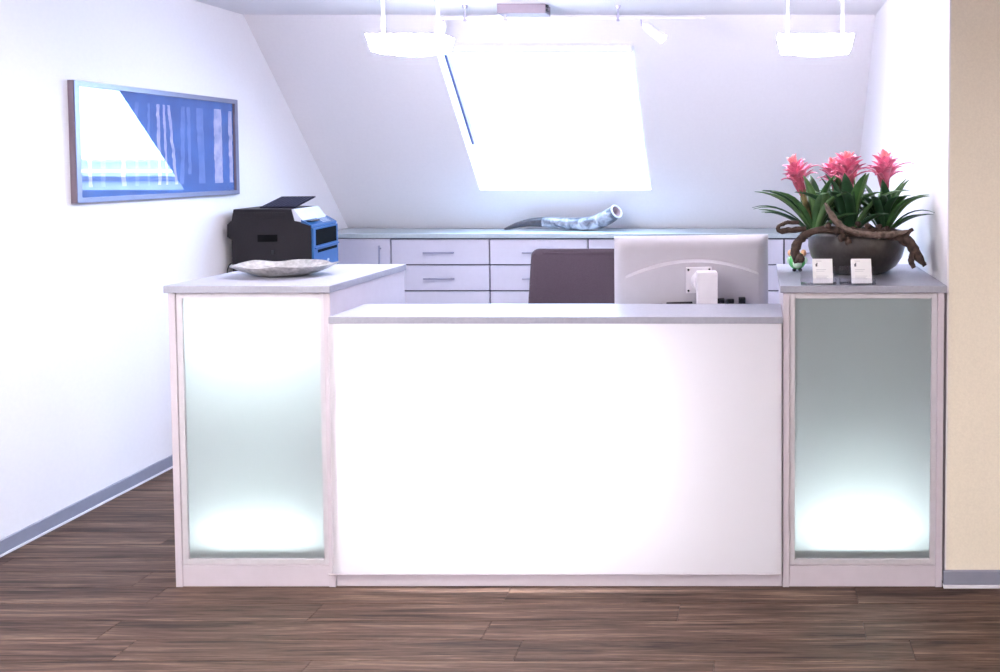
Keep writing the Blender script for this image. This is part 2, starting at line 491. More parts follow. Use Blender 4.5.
# ================================================================ COUNTER
ZT = 1.104                             # top of the tall units
def tall_unit(name, label, x0, x1, tubes, hook, slab0, slab1):
    t = thing(name, label, 'counter', ((x0 + x1) / 2, D + 0.28, 0))
    ox, oy = (x0 + x1) / 2, D + 0.28
    def L(lo, hi): return (lo[0] - ox, lo[1] - oy, lo[2]), (hi[0] - ox, hi[1] - oy, hi[2])
    def P(n, lo, hi, m, bev=0.002, par=t): a_, b2 = L(lo, hi); return B(n, a_, b2, m, par, bev)
    yb = 3.222
    P('countertop', (slab0, D - 0.008, ZT - 0.026), (slab1, yb, ZT), 'laminate', 0.003)
    w = 0.024
    P('side_panel', (x0, D, 0), (x0 + w, yb - 0.01, ZT - 0.026), 'edge')
    P('side_panel', (x1 - w, D, 0), (x1, yb - 0.01, ZT - 0.026), 'edge')
    P('back_panel', (x0 + w, yb - 0.03, 0), (x1 - w, yb - 0.012, ZT - 0.026), 'edge')
    P('plinth', (x0 + w, D + 0.004, 0), (x1 - w, D + 0.022, 0.078), 'edge')
    P('inner_floor', (x0 + w, D + 0.027, 0.122), (x1 - w, D + 0.29, 0.138), 'inner', 0)
    P('inner_ceiling', (x0 + w, D + 0.027, ZT - 0.048), (x1 - w, D + 0.29, ZT - 0.0262), 'inner', 0)
    P('inner_back', (x0 + w, D + 0.27, 0.130), (x1 - w, D + 0.29, ZT - 0.048), 'inner', 0)
    # framed frosted glass door
    gx0, gx1, gz0, gz1, fwd = x0 + w, x1 - w, 0.080, ZT - 0.028, 0.020
    b = bmesh.new()
    for lo, hi in (((gx0, D + .006, gz0), (gx0 + fwd, D + .026, gz1)), ((gx1 - fwd, D + .006, gz0), (gx1, D + .026, gz1)),
                   ((gx0 + fwd, D + .006, gz0), (gx1 - fwd, D + .026, gz0 + fwd)), ((gx0 + fwd, D + .006, gz1 - fwd), (gx1 - fwd, D + .026, gz1))):
        a_, b2 = L(lo, hi); box(b, a_, b2, 0.0015)
    door = obj('glass_door_frame', b, 'alu', t)
    P('frosted_pane', (gx0 + fwd, D + .014, gz0 + fwd), (gx1 - fwd, D + .0145, gz1 - fwd), 'frost', 0, door)
    for (zz, yy, half) in tubes:
        b = bmesh.new(); cyl(b, ((x0 + x1) / 2 - half - ox, D + yy - oy, zz), ((x0 + x1) / 2 + half - ox, D + yy - oy, zz), 0.013, seg=10)
        obj('light_tube', b, 'tube_counter', t, True)
    if hook:
        b = bmesh.new()
        q = at_y(167, 323, D + 0.06)
        box(b, (x0 - 0.020 - ox, D + 0.05 - oy, q.z - 0.014), (x0 - ox, D + 0.066 - oy, q.z + 0.016), 0.004)
        cyl(b, (x0 - 0.014 - ox, D + 0.05 - oy, q.z - 0.012), (x0 - 0.004 - ox, D + 0.05 - oy, q.z - 0.03), 0.006, 0.003, 8)
        obj('bag_hook', b, 'grey_metal', t)
    return t
LX0, LX1 = at_y(168, 300, D).x, at_y(330, 300, D).x
RX0, RX1 = at_y(783, 300, D).x, at_y(944.5, 300, D).x
tall_unit('counter_unit', 'tall white counter cabinet with frosted glass glowing at top and bottom', LX0, LX1,
          ((0.195, 0.080, 0.20), (0.98, 0.10, 0.24), (0.92, 0.15, 0.2)), True, LX0 - 0.010, LX1 + 0.004)
tall_unit('counter_unit', 'tall counter cabinet under the plants, grey frosted glass lit only below', RX0, RX1,
          ((0.195, 0.085, 0.19), (0.22, 0.15, 0.17)), False, RX0 - 0.010, WR - 0.004)

# middle desk with the glowing front
DX0, DX1 = LX1 + 0.0015, RX0 - 0.0015
desk = thing('reception_desk', 'reception desk with glowing white front panel and grey top shelf', 'desk', ((DX0 + DX1) / 2, D + 0.3, 0))
ox, oy = desk.location.x, desk.location.y
def DP(n, lo, hi, m, bev=0.002, par=desk):
    return B(n, (lo[0] - ox, lo[1] - oy, lo[2]), (hi[0] - ox, hi[1] - oy, hi[2]), m, par, bev)
DP('front_panel', (DX0 - 0.004, D - 0.011, 0.055), (DX1 - 0.004, D - 0.009, 0.968), 'acryl', 0.0)
DP('panel_edge', (DX0 - 0.022, D - 0.014, 0.052), (DX1 - 0.004, D - 0.0085, 0.0545), 'edge', 0.0)
DP('shelf', (DX0, D - 0.016, 0.969), (DX1, 2.885, 0.994), 'laminate', 0.003)
DP('plinth', (DX0, D + 0.006, 0), (DX1, D + 0.026, 0.058), 'edge')
DP('box_back', (DX0 + 0.001, 2.85, 0.05), (DX1 - 0.001, 2.868, 0.969), 'inner', 0)
DP('box_floor', (DX0 + 0.001, D + 0.03, 0.04), (DX1 - 0.001, 2.85, 0.056), 'inner', 0)
DP('side_board', (DX0 + 0.001, D - 0.006, 0.058), (DX0 + 0.02, 2.85, 0.968), 'inner', 0)
DP('side_board', (DX1 - 0.02, D - 0.006, 0.058), (DX1 - 0.001, 2.85, 0.968), 'inner', 0)
DP('work_surface', (DX0, 2.868, 0.712), (DX1, 3.62, 0.74), 'laminate', 0.003)
DP('leg_panel', (DX0 + 0.03, 2.90, 0), (DX0 + 0.055, 3.55, 0.712), 'edge')
DP('leg_panel', (DX1 - 0.055, 2.90, 0), (DX1 - 0.03, 3.55, 0.712), 'edge')
for zz in (0.32, 0.55, 0.78):
    bm = bmesh.new()
    a_, b2 = at_y(360, 450, D).x - ox, at_y(655, 450, D).x - ox
    cyl(bm, (a_, D + 0.13 - oy, zz), (b2, D + 0.13 - oy, zz), 0.013, seg=10)
    obj('light_tube', bm, 'tube_desk', desk, True)

# ================================================================ BACK CABINETS
YC, ZW = 4.95, 1.075
wt = B('worktop', (WL + 0.003, YC - 0.012, ZW - 0.030), (WR - 0.05, YK - 0.045, ZW), 'worktop', None, 0.004)
tag(wt, 'long grey-green worktop over the back drawer cabinets', 'worktop')
def handle(par, c, horizontal, ln):
    b = bmesh.new(); c = Vector(c); d = Vector((1, 0, 0)) if horizontal else Vector((0, 0, 1))
    cyl(b, c - d * ln / 2 + Vector((0, -.028, 0)), c + d * ln / 2 + Vector((0, -.028, 0)), 0.0055, seg=8)
    for s in (-.36, .36): cyl(b, c + d * ln * s, c + d * ln * s + Vector((0, -.028, 0)), 0.004, seg=6)
    return obj('handle', b, 'chrome', par, True)
def back_cabinet(x0, x1, label, door=False, group=None):
    t = thing('drawer_cabinet' if not door else 'door_cabinet', label, 'cabinet', ((x0 + x1) / 2, YC, 0), 0, group)
    hw = (x1 - x0) / 2
    B('body', (-hw + .0005, 0.020, 0.08), (hw - .0005, YK - YC - 0.03, ZW - 0.031), 'carcass', t)
    B('plinth', (-hw + .0005, 0.06, 0), (hw - .0005, 0.08, 0.08), 'edge', t)
    g = 0.005
    if door:
        d = B('door', (-hw + g, 0, 0.085), (hw - g, 0.019, ZW - 0.036), 'front_lilac', t, 0.002)
        q = at_y(381, 254, YC)
        handle(d, (q.x - t.location.x, 0, q.z - 0.02), False, 0.16)
    else:
        zs = [1.039, 0.864, 0.689, 0.514, 0.339, 0.085]
        for z1, z0 in zip(zs, zs[1:]):
            d = B('drawer', (-hw + g, 0, z0 + g), (hw - g, 0.019, z1 - g), 'front_lilac', t, 0.002)
            handle(d, (0, 0, z0 + 0.085 if z1 - z0 < .2 else z1 - 0.09), True, 0.205)
    return t
xs = [at_y(u, 260, YC).x for u in (391, 489.5, 588, 686, 784)]
back_cabinet(WL + 0.004, xs[0], 'pale cabinet with one door and upright bar handle behind the printer', True)
back_cabinet(xs[0], xs[1], 'pale drawer cabinet beside the door cabinet, bar handles uncovered')
back_cabinet(xs[1], xs[2], 'pale drawer cabinet half behind the dark chair back')
back_cabinet(xs[2], xs[3], 'pale drawer cabinet behind the monitor, below the horn mouth')
back_cabinet(xs[3], xs[4], 'pale drawer cabinet between the monitor and the potted plant')
back_cabinet(xs[4], WR - 0.052, 'narrow pale drawer cabinet behind the potted plant')

# ================================================================ PRINTER
pcb = thing('printer_cabinet', 'pale low cabinet that carries the printer by the wall', 'cabinet', (-2.70, 4.34, 0))
B('body', (-0.27, -0.26, 0.06), (0.22, 0.27, 0.868), 'edge', pcb, 0.003)
B('top', (-0.275, -0.265, 0.868), (0.235, 0.275, 0.893), 'laminate', pcb, 0.003)
B('plinth', (-0.25, -0.24, 0), (0.20, 0.25, 0.06), 'edge', pcb)
cd = B('door', (0.22, -0.25, 0.07), (0.236, 0.26, 0.86), 'front_lilac', pcb, 0.002)
B('handle', (0.236, -0.2, 0.60), (0.25, -0.188, 0.76), 'chrome', cd, 0.002)

ZP = 0.894
TH_P = R(10.0)
pf = Vector((-2.520, 4.17, ZP))                     # near front bottom corner
ptr = thing('printer', 'black multifunction laser printer with daylight-tinted blue front and raised document tray', 'printer', pf, TH_P)
# local x towards the front, y across the printer, z up; scale px->m at its near side
def pp(u, v):
    """pixel on the near side face -> local x, z"""
    d = ray(u, v); n = Vector((-math.sin(TH_P), math.cos(TH_P), 0)); o_ = Vector((0, 0, EYE))
    w = o_ + d * ((pf - o_).dot(n) / d.dot(n)) - pf
    return w.dot(Vector((math.cos(TH_P), math.sin(TH_P), 0))), w.z
PWD = 0.37
side = [pp(*q) for q in ((310, 226), (293, 220.5), (231.5, 220.5), (227, 224.5), (227, 237), (231.5, 240))]
xb = side[-1][0]
poly = [(0, 0.0)] + [(0, side[0][1]), side[1], side[2], side[3], side[4], side[5]] + [(xb, 0.0)]
bm = bmesh.new(); prism(bm, poly, 0, PWD)
obj('body', bm, 'printer_dark', ptr)
# scanner section
q0, q1, q2, q3 = pp(294, 220.5), pp(291, 209.3), pp(233.5, 209.3), pp(231.5, 220.5)
bm = bmesh.new(); prism(bm, [q0, q1, q2, q3], 0.0, PWD - 0.02)
obj('scanner_lid', bm, 'printer_dark', ptr)
B('lid_panel', (q2[0] + .04, -0.004, q0[1] + .018), (q1[0] - .03, 0.0, q1[1] - .018), 'printer_dark', ptr, 0.001)
# pale block at the front of the scanner and control slope
bm = bmesh.new()
prism(bm, [(q0[0] + .001, q0[1] - .002), (q1[0] + .001, q1[1]), (q1[0] + 0.012, q1[1]), (q0[0] + .05, q0[1] - 0.012)], 0.004, PWD - 0.03)
obj('scanner_front', bm, 'printer_pale', ptr)
zt = side[0][1]
bm = bmesh.new()
prism(bm, [(0.004, zt - 0.012), (0.004, zt + 0.002), (q0[0] + .035, q0[1] + 0.004), (q0[0] + 0.035, q0[1] - 0.03)], 0.003, PWD - 0.003)
cp = obj('control_panel', bm, 'printer_sky_tint', ptr)
sl = Vector((0.004 - (q0[0] + .035), 0, zt + 0.002 - (q0[1] + 0.004)))
def on_panel(f, y, h): return Vector((q0[0] + .035, y, q0[1] + 0.004)) + sl * f + Vector((0, 0, h))
for r in range(4):
    for c_ in range(4):
        bm = bmesh.new(); c0 = on_panel(0.2 + 0.19 * r, 0.20 + 0.03 * c_, 0.001)
        box(bm, c0 - Vector((.004, .009, .002)), c0 + Vector((.004, .009, .002)), 0.001); obj('key', bm, 'printer_pale', cp)
bm = bmesh.new(); c0 = on_panel(0.45, 0.09, 0.004); box(bm, c0 - Vector((.018, .06, .004)), c0 + Vector((.018, .06, .004)), 0.002); obj('display', bm, 'black', cp)
# front face: output slot, tray, emblem
fr = B('front_face', (0.0, 0.006, 0.0), (0.012, PWD - 0.006, zt - 0.014), 'printer_sky_tint', ptr, 0.003)
B('output_opening', (0.0121, 0.035, zt - 0.115), (0.0135, PWD - 0.035, zt - 0.024), 'matt_black', fr)
B('tray_slot', (0.0121, 0.06, zt - 0.158), (0.0135, PWD - 0.03, zt - 0.142), 'matt_black', fr)
B('tray_ledge', (0.012, 0.012, zt - 0.134), (0.022, PWD - 0.012, zt - 0.124), 'printer_sky_tint', fr, 0.002)
bm = bmesh.new(); bmesh.ops.create_cone(bm, cap_ends=True, segments=16, radius1=0.5, radius2=0.5, depth=1,
    matrix=Matrix.Translation((0.0135, PWD * 0.55, zt - 0.215)) @ Matrix.Rotation(R(90), 4, 'Y') @ Matrix.Diagonal((0.016, 0.030, 0.002, 1)))
obj('emblem', bm, 'printer_pale', fr)
# side details
B('side_grip', (side[2][0] + .13, -0.003, side[4][1] - 0.01 - .02), (side[2][0] + .23, 0.0, side[4][1] + 0.01), 'matt_black', ptr)
B('side_latch', (xb + .20, -0.003, 0.14), (xb + .215, 0.0, 0.165), 'black', ptr)
B('side_cover', (xb + .03, -0.003, 0.06), (xb + .12, 0.0, 0.10), 'printer_dark', ptr, 0.001)
B('side_cover', (xb + .27, -0.003, 0.06), (xb + .31, 0.0, 0.11), 'printer_dark', ptr, 0.001)
# raised document tray, ribbed
a0, a1, a2, a3 = pp(260, 208.5), pp(266, 199.5), pp(313, 199.5), pp(307, 207.5)
bm = bmesh.new()
ty0, ty1 = 0.10, 0.30
zl, zh = q1[1] + 0.002, q1[1] + 0.055
v = [(a0[0] - .045, ty0, zl), (a3[0] - .10, ty0, zl), (a2[0] - .10, ty1, zh), (a1[0] - .045, ty1, zh)]
nrm = Vector((0, -(zh - zl), ty1 - ty0)).normalized() * 0.006
lo_ = [bm.verts.new(p) for p in v]; hi_ = [bm.verts.new(Vector(p) + nrm) for p in v]
bm.faces.new(list(reversed(lo_))); bm.faces.new(hi_)
for i in range(4): bm.faces.new((lo_[i], lo_[(i + 1) % 4], hi_[(i + 1) % 4], hi_[i]))
tray = obj('document_tray', bm, 'tray_dark', ptr)
for k in range(9):
    f = 0.08 + 0.105 * k; b = bmesh.new()
    p0 = Vector(v[0]).lerp(Vector(v[1]), f) + nrm * 1.1; p1 = Vector(v[3]).lerp(Vector(v[2]), f) + nrm * 1.1
    cyl(b, p0.lerp(p1, .06), p0.lerp(p1, .94), 0.003, seg=6); obj('rib', b, 'tray_rib', tray)
bm = bmesh.new()
tube(bm, [((xb - .006, .05, .10), .003), ((xb - .03, .03, .08), .003), ((xb - .03, .01, .03), .003), ((xb - .01, .02, .004), .003)], 6, 4)
obj('power_cord', bm, 'rubber', ptr, True)

# ================================================================ DISH
dc = at_z(281, 276.0, ZT)
bm = bmesh.new()
def dmod(x, y, z, a, r):
    k = (r / 0.19) ** 2
    w = 1 + 0.05 * k * math.sin(5 * a + .6) + 0.03 * k * math.sin(9 * a)
    return x * w, y * w * 0.62, z + 0.003 * k * math.sin(5 * a + 1.2) + 0.002 * k * math.sin(8 * a)
prof = [(0.004, 0.004), (0.09, 0.002), (0.12, 0.009), (0.155, 0.022), (0.18, 0.036), (0.190, 0.042), (0.193, 0.045),
        (0.188, 0.0465), (0.176, 0.041), (0.150, 0.029), (0.115, 0.017), (0.08, 0.010), (0.004, 0.010)]
rg = lathe(bm, prof, 64, dmod)
bm.faces.new(rg[0]); bm.faces.new(rg[-1])
dish = obj('oval_dish', bm, 'silver', None, True, 80)
dish.location = (dc.x, dc.y + 0.02, ZT)
tag(dish, 'hammered silver oval dish with wavy rim on the counter', 'dish')

# ================================================================ MONITOR
mc = Vector(((at_y(614, 237, 3.0).x + at_y(768, 234, 3.11).x) / 2, 3.055, 0.74))
mon = thing('monitor', 'white computer monitor seen from behind on the reception desk', 'monitor', mc, R(9.5))
MT = at_y(614, 237, 3.0).z - 0.74; MH, MW = 0.362, 0.634
# local: back of the monitor faces -y
bm = bmesh.new(); nx, nz = 24, 14
def back_y(x, z):
    fx, fz = abs(x) / (MW / 2), abs(z) / (MH / 2)
    edge = (1 - min(1, max(0, (fx - .80) / .20)) ** 2.2 * .75)
    edge2 = (1 - min(1, max(0, (fz - .84) / .16)) ** 2.2 * .75)
    arc = 0.012 if z < 0.045 - 0.085 * (x / (MW / 2)) ** 2 and abs(x) < .25 else 0.0
    return -(0.012 + 0.022 * edge * edge2 + arc * edge)
grid = [[None] * (nz + 1) for _ in range(nx + 1)]
for i in range(nx + 1):
    for j in range(nz + 1):
        x = -MW / 2 + MW * i / nx; z = -MH / 2 + MH * j / nz
        grid[i][j] = bm.verts.new((x, -(0.008 + 0.026 * (1 - max(0, (abs(x) / (MW / 2) - .93) / .07) ** 2) * (1 - max(0, (abs(z) / (MH / 2) - .94) / .06) ** 2)), MT - MH / 2 + z))
for i in range(nx):
    for j in range(nz): bm.faces.new((grid[i][j], grid[i + 1][j], grid[i + 1][j + 1], grid[i][j + 1]))
rim = [grid[i][0] for i in range(nx + 1)] + [grid[nx][j] for j in range(1, nz + 1)] + [grid[i][nz] for i in range(nx - 1, -1, -1)] + [grid[0][j] for j in range(nz - 1, 0, -1)]
fr_ = [bm.verts.new((v_.co.x, 0.012, v_.co.z)) for v_ in rim]
for i in range(len(rim)):
    k = (i + 1) % len(rim); bm.faces.new((rim[i], fr_[i], fr_[k], rim[k]))
bm.faces.new(fr_)
shell = obj('back_shell', bm, 'white_plastic', mon, True, 50)
# lower cover that bulges under an arched edge
bm = bmesh.new(); n = 28; top, bot = [], []
X1 = MW / 2 - .045
for i in range(n + 1):
    x = -X1 + 2 * X1 * i / n
    za = MT - MH / 2 + 0.088 - 0.062 * (x / X1) ** 2
    top.append((x, za))
zb = MT - MH + 0.012
def cov(y0_, y1_):
    f_, g_ = [], []
    for x, za in top: f_.append((bm.verts.new((x, -0.034, za)), bm.verts.new((x, -0.034 - 0.024 * (1 - (x / X1) ** 4) - .002, za - 0.010)), bm.verts.new((x, -0.036 - 0.012 * (1 - (x / X1) ** 4), zb))))
    for p, q in zip(f_, f_[1:]):
        bm.faces.new((p[0], q[0], q[1], p[1])); bm.faces.new((p[1], q[1], q[2], p[2]))
    bm.faces.new([p[0] for p in f_] + [p[2] for p in reversed(f_)])
    bm.faces.new([f_[0][0], f_[0][1], f_[0][2]]); bm.faces.new([f_[-1][2], f_[-1][1], f_[-1][0]])
    bm.faces.new([p[2] for p in f_] ) if False else None
cov(0, 0)
obj('lower_cover', bm, 'white_plastic', shell, True, 25)
B('screen', (-MW / 2 + .012, 0.0115, MT - MH + .02), (MW / 2 - .012, 0.0135, MT - .012), 'black', mon)
nxm = at_y(702, 280, 3.0).x - mc.x            # neck sits here across the back
vp = B('mount_plate', (nxm - .075, -0.064, MT - 0.228), (nxm + .030, -0.052, MT - 0.122), 'neck_plastic', mon, 0.004)
for sx in (-.065, .020):
    for sz in (-.132, -.217):
        b = bmesh.new(); cyl(b, (nxm + sx, -0.066, MT + sz), (nxm + sx, -0.0635, MT + sz), 0.0045, seg=10); obj('screw', b, 'black', vp)
bm = bmesh.new(); box(bm, (nxm - .038, -0.175, 0.012), (nxm + .042, -0.105, MT - 0.128), 0.008)
neck = obj('stand_neck', bm, 'neck_plastic', mon)
bm = bmesh.new(); cyl(bm, (nxm - .014, -0.12, MT - .178), (nxm - .014, -0.06, MT - .178), 0.034, 0.042, 20)
obj('neck_hinge', bm, 'neck_plastic', mon, True)
bm = bmesh.new(); box(bm, (nxm - .13, -0.185, 0.0), (nxm + .13, 0.08, 0.014), 0.004)
obj('stand_base', bm, 'white_plastic', mon)
zs_ = at_y(690, 302, 3.0).z - 0.74
for (x0, x1, zz) in ((-.175, -.125, -.003), (-.11, -.005, .002), (.085, .125, .012), (.135, .165, .008), (.185, .212, .014)):
    B('port_block', (x0, -0.066, zs_ - .03), (x1, -0.045, zs_ + zz), 'black', mon, 0.003)

# ================================================================ CHAIR
cc = Vector((at_y(529, 290, 3.88).x + 0.25, 3.78, 0))
chair = thing('office_chair', 'dark brown fabric office chair behind the reception desk', 'chair', cc + Vector((0, 0.0, 0)), 0)
zt_c = at_y(560, 252, 3.78).z
bm = bmesh.new(); nx, nz = 14, 14; f_, g_ = [], []
def corner(x, z):
    return x, z
hw = 0.25
def ring_pts(y, inset):
    pts = []; w, h0, h1, rr = hw - inset, 0.56 + inset, zt_c - inset, 0.035
    for cx, cz, a0_ in ((w - rr, h1 - rr, 0), (-w + rr, h1 - rr, 90), (-w + rr, h0 + rr, 180), (w - rr, h0 + rr, 270)):
        for k in range(6):
            a_ = R(a0_ + 90 * k / 5); x = cx + rr * math.cos(a_); z = cz + rr * math.sin(a_)
            t_ = (z - h0) / (h1 - h0)
            pts.append((x * (1.0 - 0.025 * t_), y + 0.10 * t_ + 0.10 * (x / hw) ** 2 * -1 + 0.0, z))
    return pts
rings_ = [ring_pts(0.16, 0.02), ring_pts(0.15, 0.004), ring_pts(0.13, 0.0), ring_pts(0.115, 0.006), ring_pts(0.108, 0.03)]
rv = [[bm.verts.new(p) for p in r] for r in rings_]
for a_, b2 in zip(rv, rv[1:]):
    for k in range(len(a_)): bm.faces.new((a_[k], a_[(k + 1) % len(a_)], b2[(k + 1) % len(a_)], b2[k]))
bm.faces.new(rv[0]); bm.faces.new(rv[-1])
obj('backrest', bm, 'chair_fabric', chair, True, 60)
bm = bmesh.new(); box(bm, (-.25, -.26, .43), (.25, .20, .50), 0.03); obj('seat', bm, 'chair_fabric', chair, True)
bm = bmesh.new(); tube(bm, [((0, .10, .42), .02), ((0, .24, .45), .02), ((0, .27, .6), .02), ((0, .27, .78), .018)], 8, 4); obj('back_bracket', bm, 'rubber', chair, True)
bm = bmesh.new(); cyl(bm, (0, 0, .08), (0, 0, .43), .028, seg=14); obj('gas_column', bm, 'grey_metal', chair, True)
for k in range(5):
    a_ = R(72 * k + 20); e = Vector((.29 * math.cos(a_), .29 * math.sin(a_), .075)); b = bmesh.new()
    tube(b, [((0, 0, .11), .026), (tuple(e * .6 + Vector((0, 0, .03))), .022), (tuple(e), .016)], 8, 3); lg = obj('leg', b, 'rubber', chair, True)
    b = bmesh.new(); n_ = Vector((-math.sin(a_), math.cos(a_), 0)) * .02
    cyl(b, e - n_ + Vector((0, 0, -.047)), e + n_ + Vector((0, 0, -.047)), .028, seg=14); obj('caster', b, 'rubber', lg, True)

# ================================================================ HORN
YH = 5.13
hp = [(504.5, 229.0, .9), (511, 227.0, 2.0), (519, 224.6, 3.0), (530, 222.6, 4.0), (543, 222.0, 5.0), (560, 223.0, 5.6), (575, 224.0, 6.2),
      (590, 224.2, 7.0), (601, 220.5, 7.6), (610, 215.8, 7.4), (616.5, 211.6, 7.0)]
horn_pts = []
for i, (u, v_, r) in enumerate(hp):
    p = at_y(u, v_, YH + 0.05 - 0.02 * i / 10 - (0.05 if i == 10 else 0.02 if i == 9 else 0)); rr = r * p.y / F
    p.z = max(p.z, ZW + rr + 0.0005)
    horn_pts.append((p, rr))
hb = Vector((at_y(565, 229, YH).x, YH, ZW))
hornO = thing('decorative_horn', 'curved grey marbled animal horn lying on the back worktop', 'horn', hb)
loc_pts = [(p - hb, r) for p, r in horn_pts]
bm = bmesh.new(); tube(bm, loc_pts[:5], 16, 5, cap=True); obj('dark_tip', bm, 'horn_dark', hornO, True)
bm = bmesh.new(); rgs = tube(bm, loc_pts[4:], 20, 5, cap=False)
dirv = (loc_pts[-1][0] - loc_pts[-2][0]).normalized()
obj('shaft', bm, 'horn', hornO, True)
e_, r_ = loc_pts[-1]
hx = dirv.cross(Vector((0, 1, 0))).normalized(); hy = dirv.cross(hx).normalized()
def ring_stack(stack, seg=24):
    b = bmesh.new(); rs = [[b.verts.new(e_ + dirv * o_ + (hx * math.cos(2 * math.pi * k / seg) + hy * math.sin(2 * math.pi * k / seg)) * r_ * f) for k in range(seg)] for o_, f in stack]
    for p, q in zip(rs, rs[1:]):
        for k in range(seg): b.faces.new((p[k], p[(k + 1) % seg], q[(k + 1) % seg], q[k]))
    return b, rs
bm, rs = ring_stack([(-.004, 1.0), (.003, 1.05), (.006, .98), (.004, .82), (-.002, .80)]); obj('mouth_rim', bm, 'printer_pale', hornO, True)
bm, rs = ring_stack([(-.002, .80), (-.025, .74), (-.06, .5), (-.08, .1)]); bm.faces.new(rs[-1]); obj('mouth_inside', bm, 'horn_in', hornO, True)

# ================================================================ PLANTER
pc_ = Vector((at_y(856, 258, 2.99).x, 2.99, ZT))
PR = 0.194
pot = thing('planter_bowl', 'dark glazed round planter bowl on the counter', 'planter', pc_)
bm = bmesh.new()
prof = [(0.002, 0.0), (0.105, 0.0), (0.125, 0.006), (0.160, 0.030), (0.183, 0.065), (0.194, 0.105), (0.193, 0.150), (0.189, 0.166),
        (0.184, 0.169), (0.179, 0.166), (0.181, 0.145)]
rg = lathe(bm, prof, 48); bm.faces.new(list(reversed(rg[0])))
obj('bowl', bm, 'pot', pot, True, 60)
bm = bmesh.new(); rg = lathe(bm, [(0.1825, 0.146), (0.12, 0.152), (0.06, 0.149), (0.004, 0.153)], 32); bm.faces.new(rg[-1])
for v_ in bm.verts: v_.co.z += random.uniform(-.003, .003)
obj('soil', bm, 'soil', pot, True, 60)

def leaf_mesh(ln, w, lift, droop, segs=9, tipw=0.0):
    """strap leaf: grows along +x from the origin, rises by 'lift' then bends over by 'droop'"""
    b = bmesh.new(); ang = lift; p = Vector((0, 0, 0)); rows_ = []
    for i in range(segs + 1):
        t = i / segs
        ww = w * (0.55 + 0.45 * min(1, t * 3)) * (1 - max(0, (t - .62) / .38) ** 1.8 * 0.97)
        side_n = Vector((math.sin(ang) * -1, 0, math.cos(ang)))
        rows_.append([b.verts.new(p + Vector((0, -ww, 0)) + side_n * ww * .42), b.verts.new(p), b.verts.new(p + Vector((0, ww, 0)) + side_n * ww * .42)])
        ang -= droop / segs * (0.5 + t)
        p = p + Vector((math.cos(ang), 0, math.sin(ang))) * ln / segs
    for a_, b2 in zip(rows_, rows_[1:]):
        b.faces.new((a_[0], a_[1], b2[1], b2[0])); b.faces.new((a_[1], a_[2], b2[2], b2[1]))
    # give the blade a little body
    bmesh.ops.recalc_face_normals(b, faces=b.faces)
    bmesh.ops.solidify(b, geom=b.faces[:], thickness=0.0012)
    for f in b.faces: f.smooth = True
    me = bpy.data.meshes.new('leaf'); b.to_mesh(me); b.free(); return me
LEAF = {}
def leaf_variant(kind, m):
    key = (kind, m)
    if key not in LEAF:
        ln, w, li, dr = kind; me = leaf_mesh(ln, w, R(li), R(dr)); me.materials.append(M[m]); LEAF[key] = me
    return LEAF[key]
def bract_mesh(ln, w, lift, curl, m):
    me = leaf_mesh(ln, w, R(lift), R(curl), 6); me.materials.append(M[m]); return me
# sheath at the neck, flaring bracts, long curled bracts, upright heart
BR = {'sheath': bract_mesh(0.095, 0.0165, 84, 12, 'bract_deep'), 'low': bract_mesh(0.090, 0.0130, 76, 55, 'bract'),
      'flare': bract_mesh(0.088, 0.0140, 60, 42, 'bract'), 'curl': bract_mesh(0.115, 0.0075, 52, 70, 'bract'),
      'mid': bract_mesh(0.070, 0.0145, 64, 34, 'bract'), 'heart': bract_mesh(0.050, 0.0110, 80, 18, 'bract_tip')}

def bromeliad(label, base, head, leaves, size=1.0, head_scale=1.0):
    """base: where it roots in the soil; head: top of the flower spike (world points)"""
    t = thing('bromeliad', label, 'plant', base, 0, None)
    top = Vector(head) - Vector(base)
    neck = top * 0.46
    b = bmesh.new(); tube(b, [((0, 0, -.004), .013), (tuple(neck * .5), .012), (tuple(neck), .012), (tuple(top * .85), .008)], 8, 3)
    obj('flower_stalk', b, 'stalk', t, True)
    q = Vector((0, 0, 1)).rotation_difference(top.normalized())
    H = top.length
    plan = [('sheath', .46, 5), ('sheath', .52, 5), ('low', .57, 6), ('curl', .60, 4), ('flare', .64, 7), ('curl', .68, 3), ('mid', .71, 7), ('mid', .75, 6), ('heart', .79, 5), ('heart', .82, 4)]
    k = 0
    for kind, f, n in plan:
        for i in range(n):
            o = bpy.data.objects.new('bract', BR[kind]); COL.objects.link(o); o.parent = t
            o.rotation_mode = 'QUATERNION'
            az = 360 * i / n + 47 * k + random.uniform(-14, 14)
            o.rotation_quaternion = q @ Quaternion((0, 0, 1), R(az)) @ Quaternion((0, 1, 0), R(random.uniform(-10, 10)))
            s_ = head_scale * random.uniform(.88, 1.12)
            o.location = top * f + q @ Vector((math.cos(R(az)) * .006, math.sin(R(az)) * .006, 0)); o.scale = (s_, s_ * 1.1, s_)
        k += 1
    for (kind, m, az, roll) in leaves:
        o = bpy.data.objects.new('leaf', leaf_variant(kind, m)); COL.objects.link(o); o.parent = t
        o.location = (0.012 * math.cos(R(az)), 0.012 * math.sin(R(az)), 0.0)
        o.rotation_euler = (R(roll), 0, R(az)); o.scale = (size, size, size)
    return t
LONG, MID, UP, LOW, SHORT = (0.33, 0.020, 63, 58), (0.31, 0.025, 70, 64), (0.285, 0.028, 86, 34), (0.27, 0.018, 42, 40), (0.25, 0.028, 80, 66)
THIN = (0.31, 0.0095, 55, 70)
